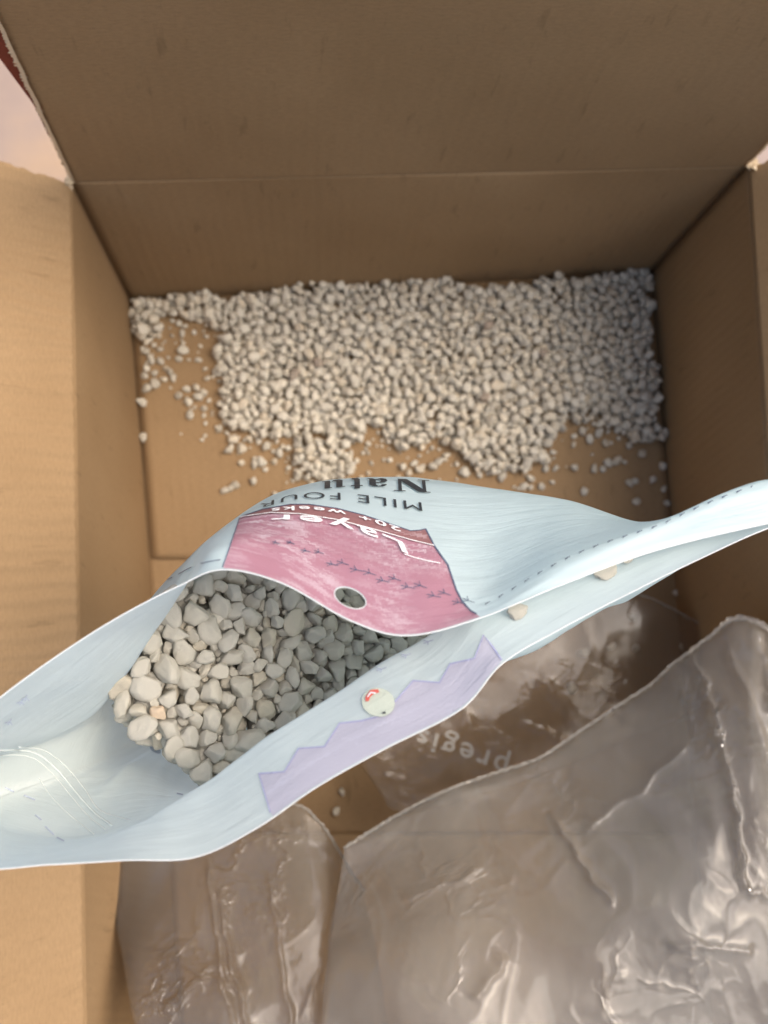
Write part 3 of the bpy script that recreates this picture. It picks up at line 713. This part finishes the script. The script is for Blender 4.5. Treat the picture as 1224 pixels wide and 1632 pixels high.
# spilled grit on the floor of the box
main = [(212,480),(340,472),(430,468),(520,452),(620,450),(690,448),(740,458),(830,455),(880,448),(960,440),(1036,428),(1036,560),(1048,590),(1052,700),(1010,712),(985,690),(950,672),(905,665),(880,700),(872,735),(810,748),(745,735),(705,690),(690,705),(640,712),(615,690),(580,665),(568,700),(565,740),(548,765),(490,762),(470,735),(465,700),(410,690),(360,678),(345,640),(352,600),(345,560),(352,530),(320,505),(290,498),(260,505),(246,540),(228,545),(216,520)]
holes = [(312,560,26,30),(505,696,14,8),(775,520,5,4)]
rnd = random.Random(5)
def fdom(x, y):
    if not inpoly(x + 16 * noise.noise(Vector((x * .05, y * .05, 1))), y + 16 * noise.noise(Vector((x * .05, y * .05, 7))), main): return False
    return not any(((x - a) / c) ** 2 + ((y - b) / d) ** 2 < 1 for a, b, c, d in holes)
floor = []; hcell = {}
def try_floor(px, py, r, zoff, sep, store):
    p = at(px, py, r * .55 + zoff); k = (int(p.x / .01), int(p.y / .01))
    for a in (-1, 0, 1):
        for b in (-1, 0, 1):
            for q, rq in store.get((k[0] + a, k[1] + b), ()):
                if (p.xy - q.xy).length < sep * (r + rq): return None
    store.setdefault(k, []).append((p, r)); return p
def rough_edge(px, py):                      # 1 deep inside the spill, 0 at its ragged lower edge
    d = 1e9
    for k in range(15, 41):
        a = main[k]; d = min(d, math.hypot(px - a[0], py - a[1]))
    return min(1, d / 45)
for layer in range(3):
    store = {}
    if layer == 0: store0 = store
    for r in sorted([abs(rnd.gauss(.0019, .0008)) + .0008 for _ in range(5600)], reverse=True):
        for _ in range(7):
            px, py = rnd.uniform(205, 1060), rnd.uniform(425, 775)
            if not fdom(px, py): continue
            if layer == 0 and rnd.random() > .25 + 1.1 * rough_edge(px, py): continue
            if layer and rnd.random() > rough_edge(px, py) * (.95 if layer == 1 else .4): continue
            p = try_floor(px, py, r, (.0034 + .0012 * noise.noise(Vector((px * .02, py * .02, 2)))) * layer, .74 if layer == 0 else .88, store)
            if p is not None: floor.append((p, r * 1.03, rot_rand(rnd))); break
for k in range(420):                         # stray bits off the ragged edge of the spill
    a = main[rnd.randrange(15, len(main))]; px, py = a[0] + rnd.gauss(0, 26), a[1] + abs(rnd.gauss(0, 26)) - 8
    if px < 222 or px > 1052 or py > 790: continue
    r = rnd.uniform(.0008, .0028); p = try_floor(px, py, r, 0, .9, store0)
    if p is not None: floor.append((p, r, rot_rand(rnd)))
print('floor pebbles', len(floor))
loose = [(358,782),(367,778),(376,772),(403,766),(405,742),(384,738),(416,736),(437,735),(469,737),(366,716),(372,700),(350,684),(296,620),(300,640),(315,633),(302,661),(326,626),(286,630),(312,618),(230,600),(246,594),(255,576),(270,592),(284,572),(260,604),(240,572),(232,620),(226,641),(228,697),(248,612),(276,602),(292,560),(232,560),(1062,802),(1059,778),(1055,742),(1040,765),(1012,768),(1014,798),(960,747),(968,738),(947,747),(917,744),(930,782),(984,735),(1003,770),(1024,722),(1036,700),(870,747),(1078,945),(545,1262),(537,1293),(642,745),(660,738),(668,748),(700,736),(711,726),(690,744),(652,752),(845,762),(862,775),(835,775),(800,760),(740,752),(765,757),(475,758),(515,772),(500,715),(940,700),(965,705),(928,688),(955,690),(1008,984),(975,1030),(1013,1034),(910,1095),(1090,1030),(860,1010),(930,1040),(398,700),(425,712),(445,722),(385,715)]
for x, y in loose:
    r = rnd.uniform(.0028, .0044)
    if x < 340 and 540 < y < 670 or x > 900 and y < 830: lab_side = 'left' if x < 340 else 'right'
    elif x > 850 and y > 900: lab_side = 'film'
    elif y > 1200: lab_side = 'gap'
    else: lab_side = 'middle'
    L = {'left': ('loose pale pebble on the box floor near the left wall', 'loose pebbles near the left wall'),
         'right': ('loose pale pebble on the box floor near the right wall', 'loose pebbles near the right wall'),
         'film': ('blurred pale pebble on the box floor near the clear film by the right wall', 'pebbles near the clear film'),
         'gap': ('pale pebble in the dark gap between pouch and clear film', 'pebbles in the gap below the pouch'),
         'middle': ('loose pale pebble at the ragged lower edge of the spilled grit', 'loose pebbles at the edge of the spill')}[lab_side]
    zz = -.003 if y > 890 and y < 1329 else 0.0
    p = at(x, y, r * .55 + zz); place(PLO[rnd.randrange(12)], p, r, rot_rand(rnd, .4), L[0], L[1], None)
for m in PLO: m.materials.append(PEBL)
scatter_mesh('spilled_grit', floor, PLO, PEBL, 'pale grit spilled in a broad layer over the far box floor')
for x, y in ((772,634),(508,578),(469,597),(778,520),(868,562)):
    r = .0046; place(PLO[rnd.randrange(12)], at(x, y, .0115), r, rot_rand(rnd), {772: 'dark brown chip lowest of the brown chips in the spilled grit', 508: 'small brown chip in the left half of the spilled grit', 469: 'brown chip leftmost in the spilled grit', 778: 'dark brown chip nearest the far wall in the spilled grit', 868: 'reddish chip rightmost in the spilled grit'}[x], 'brown chips in the spilled grit', None).data
    o = bpy.context.scene.collection.objects[-1]; o.material_slots[0].link = 'OBJECT'; o.material_slots[0].material = PEBB

# ------------------------------------------------------------------ clear air pillows
def coons(T, B, L, R_, nu, nv):
    T, B, L, R_ = [polyat(c, np.linspace(0, 1, n)) for c, n in ((T, nu + 1), (B, nu + 1), (L, nv + 1), (R_, nv + 1))]
    G_ = np.zeros((nv + 1, nu + 1, 3))
    for j in range(nv + 1):
        v = j / nv
        for i in range(nu + 1):
            u = i / nu
            G_[j, i] = (1 - v) * T[i] + v * B[i] + (1 - u) * L[j] + u * R_[j] - ((1 - u) * (1 - v) * T[0] + u * (1 - v) * T[-1] + (1 - u) * v * B[0] + u * v * B[-1])
    return G_
def pillow(label, T, B, L, R_, mat, nu, nv, fat, amp, seed, group, folds=(), crump=(), frill=.0012, fr_end=0):
    P3 = lambda c: [np.array(at(*p)) for p in c]
    G_ = coons(P3(T), P3(B), P3(L), P3(R_), nu, nv); ctr = G_.mean(axis=(0, 1))
    th_ = empty('air_pillow', Vector((ctr[0], ctr[1], G_[..., 2].min()))); tag(th_, label, 'air pillow', group)
    trees = None
    for side_ in (1, -1):
        V = []; UV = []
        for j in range(nv + 1):
            for i in range(nu + 1):
                u, v = i / nu, j / nv; p = Vector(G_[j, i]); q = Vector((p.x, p.y, seed + (0 if side_ > 0 else 5)))
                env = (max(0, 16 * u * (1 - u) * v * (1 - v))) ** .45
                a1 = noise.noise(q * 22); a2 = 1 - abs(noise.noise(Vector((q.x * 30 + a1, q.y * 30 + 2 * a1, q.z)))) * 2; a3 = 1 - abs(noise.noise(Vector((q.x * 75 + 2 * a1, q.y * 75, q.z + 3)))) * 2
                fold = 0
                for (fx, fy, fx2, fy2, wd, hh) in folds:      # long tension folds, given on the photograph
                    px, py = proj(p); dx, dy = fx2 - fx, fy2 - fy; LL = dx * dx + dy * dy; t = ((px - fx) * dx + (py - fy) * dy) / LL
                    if -.05 < t < 1.05:
                        e = (px - fx - t * dx) * dy - (py - fy - t * dy) * dx; e /= math.sqrt(LL); e += 10 * noise.noise(Vector((t * 5, fx, 0)))
                        fold += hh * math.exp(-abs(e) / wd) * min(1, (1.05 - abs(2 * t - 1)) * 5)
                px_, py_ = proj(p); msk = .40 + .7 * max(0, noise.noise(Vector((p.x * 14, p.y * 14, seed + 9))))
                for (mx_, my_, mr_, ma_) in crump: msk += ma_ * math.exp(-((px_ - mx_) ** 2 + (py_ - my_) ** 2) / (mr_ * mr_))
                qa = Vector((p.x + .012 * a1, p.y + .012 * noise.noise(q * 25 + Vector((9, 9, 9))), seed + side_))
                vo = noise.voronoi(Vector((qa.x * 34, qa.y * 26, qa.z)))[0]; vo2 = noise.voronoi(Vector((qa.x * 62, qa.y * 55, qa.z)))[0]
                h = side_ * fat * env + amp * (.7 * a1 + msk * (1.1 * vo[0] + .30 * vo2[0]) + .15 * max(0, a2) ** 4) * (.25 + .75 * env) + fold
                if side_ < 0: h = -fat * env + amp * .5 * a1 - .001
                V.append(Vector((p.x + amp * .4 * noise.noise(q * 40) , p.y, p.z + h))); UV.append((p.x, p.y))
        Fc = [(j * (nu + 1) + i, (j + 1) * (nu + 1) + i, (j + 1) * (nu + 1) + i + 1, j * (nu + 1) + i + 1) for j in range(nv) for i in range(nu)]
        mobj('film', V, Fc, mat, th_, uv=UV)
        if side_ > 0: top_bvh = BVHTree.FromPolygons(V, Fc); topV = V
    # welded seam: crimped edge bead along the top border
    edge = [topV[i] for i in range(nu + 1)]
    pts = [edge[i] + Vector((noise.noise(Vector((i * .55, seed, 0))), noise.noise(Vector((i * .5, seed, 4))), .6 * noise.noise(Vector((i * .6, seed, 8))))) * .0016 for i in range(0, nu + 1)]
    V, Fc = tube(pts, lambda i: .0006 + .0006 * abs(noise.noise(Vector((i * .37, seed, 2)))), 5); mobj('welded_seam', V, Fc, SEAM, th_, uv=[(v[0], v[1]) for v in V])
    # thin frill of cut film standing out past the weld
    V = []; Fc = []; m_ = (nu + 1) * 3
    for k in range(m_):
        t = k / (m_ - 1) * nu; i = min(int(t), nu - 1); p = edge[i].lerp(edge[i + 1], t - i); tg = (edge[min(i + 4, nu)] - edge[max(i - 4, 0)]).normalized()
        out = Vector((-tg.y, tg.x, .25)).normalized(); L = k * .42 + seed; px, py = proj(p)
        wd = frill * (.5 + .7 * abs(noise.noise(Vector((L * .21, seed, 3))))) * (1 + fr_end * max(0, (px - 1080) / 90))
        for j in range(4):
            f = j / 3; q = p + out * wd * f + tg * (.0012 * f * noise.noise(Vector((L * .6, f * 2, 1)))) + Vector((0, 0, wd * .7 * f * noise.noise(Vector((L * .35, f, 5)))))
            q += out * (.0007 * noise.noise(Vector((L * 1.3, 0, 6))) * f); V.append(q)
        if k:
            for j in range(3): a = (k - 1) * 4 + j; Fc.append((a, a + 4, a + 5, a + 1))
    mobj('frilled_edge', V, Fc, SEAM, th_, uv=[(v[0], v[1]) for v in V])
    return th_, top_bvh, topV
GP = 'clear plastic air pillows'
t3, bv3, _ = pillow('flat clear air pillow with white upside-down lettering on the box floor right of the pouch',
 [(560,1180,.03),(680,1110,.03),(800,1040,.03),(900,980,.03),(975,945,.03),(1040,955,.032),(1140,1008,.035)],
 [(600,1255,.03),(625,1292,.03),(680,1290,.03),(760,1270,.03),(860,1240,.03),(980,1190,.03),(1180,1100,.03)],
 [(560,1180,.03),(575,1220,.03),(600,1255,.03)], [(1140,1008,.035),(1170,1050,.035),(1180,1100,.03)], CLR3, 110, 60, .005, .0022, 3.3, GP,
 folds=[(860,1080,960,1200,4,.004),(830,1150,930,1190,3,.003),(590,1190,650,1270,4,.004),(720,1080,760,1200,4,.003)])
def hit3(px, py, off=.0003):
    d = ray(px, py).normalized(); loc, n, idx, dist = bv3.ray_cast(CAM, d)
    if loc is None: return None, None
    return loc + (n if n.dot(d) < 0 else -n) * off, None
WTXT = Mat('white_film_print'); WTXT.p.inputs['Base Color'].default_value = (.55, .53, .48, 1); WTXT.p.inputs['Roughness'].default_value = .6
tx = WTXT.n('ShaderNodeBsdfTransparent'); mx = WTXT.n('ShaderNodeMixShader'); mx.inputs[0].default_value = .55
WTXT.l(tx.outputs[0], mx.inputs[1]); WTXT.l(WTXT.p.outputs[0], mx.inputs[2]); WTXT.l(mx.outputs[0], WTXT.out.inputs['Surface'])
lettering('lettering', 'pregis', [(812,1209),(745,1184),(668,1161)], [(-10,34),(-9,33),(-8,30)], WTXT.m, .0004, 'bold', tree=hit3, parent=t3, uvf=lambda i: (0, 0))
pillow('crumpled clear air pillow below the left half of the pouch',
 [(172,1374,.10),(230,1340,.10),(330,1310,.10),(420,1286,.10),(475,1283,.10),(510,1312,.10),(548,1368,.10),(580,1420,.10)],
 [(245,1740,.16),(380,1740,.16),(500,1740,.16),(640,1740,.16)],
 [(172,1374,.10),(182,1450,.11),(198,1540,.13),(220,1640,.15),(245,1740,.16)], [(580,1420,.10),(600,1520,.13),(620,1640,.15),(640,1740,.16)], CLR2, 150, 150, .007, .0045, 1.7, GP,
 folds=[(335,1360,375,1632,3,.007),(350,1400,400,1632,4,.006),(432,1390,468,1632,3,.004),(250,1500,400,1560,4,.004),(470,1300,545,1380,4,.005),(360,1500,270,1600,5,.004)], crump=[(340,1480,90,.9),(380,1600,70,.8)])
pillow('large clear air pillow filling the lower right corner of the picture',
 [(548,1352,.125),(590,1326,.125),(640,1298,.125),(700,1265,.125),(770,1238,.125),(850,1212,.125),(900,1182,.125),(950,1148,.127),(1020,1102,.13),(1080,1052,.135),(1130,1014,.14),(1172,988,.145),(1215,1000,.15),(1300,1070,.15)],
 [(500,1760,.19),(700,1760,.2),(900,1760,.2),(1100,1760,.2),(1330,1760,.19)],
 [(548,1352,.125),(540,1410,.13),(526,1480,.145),(520,1560,.165),(500,1760,.19)], [(1300,1070,.15),(1320,1300,.18),(1330,1500,.19),(1330,1760,.19)], CLR1, 220, 180, .010, .0048, 8.1, GP,
 folds=[(870,1290,960,1430,4,.006),(1115,1120,1150,1250,3,.006),(1150,1250,1165,1400,3,.006),(1160,1400,1224,1420,3,.005),(1150,1030,1224,1300,5,.006),(1190,1000,1210,1130,4,.006),(800,1510,740,1570,8,.005),(540,1380,520,1500,5,.004),(920,1320,1080,1180,10,.003),(640,1420,760,1370,7,.004),(1040,1480,1180,1500,6,.004),(1095,1040,1130,1180,4,.006)], crump=[(1170,1060,90,1.6),(1130,1350,120,.7),(1180,1200,110,.9),(1050,1450,90,.6)], frill=.0018, fr_end=1.0)
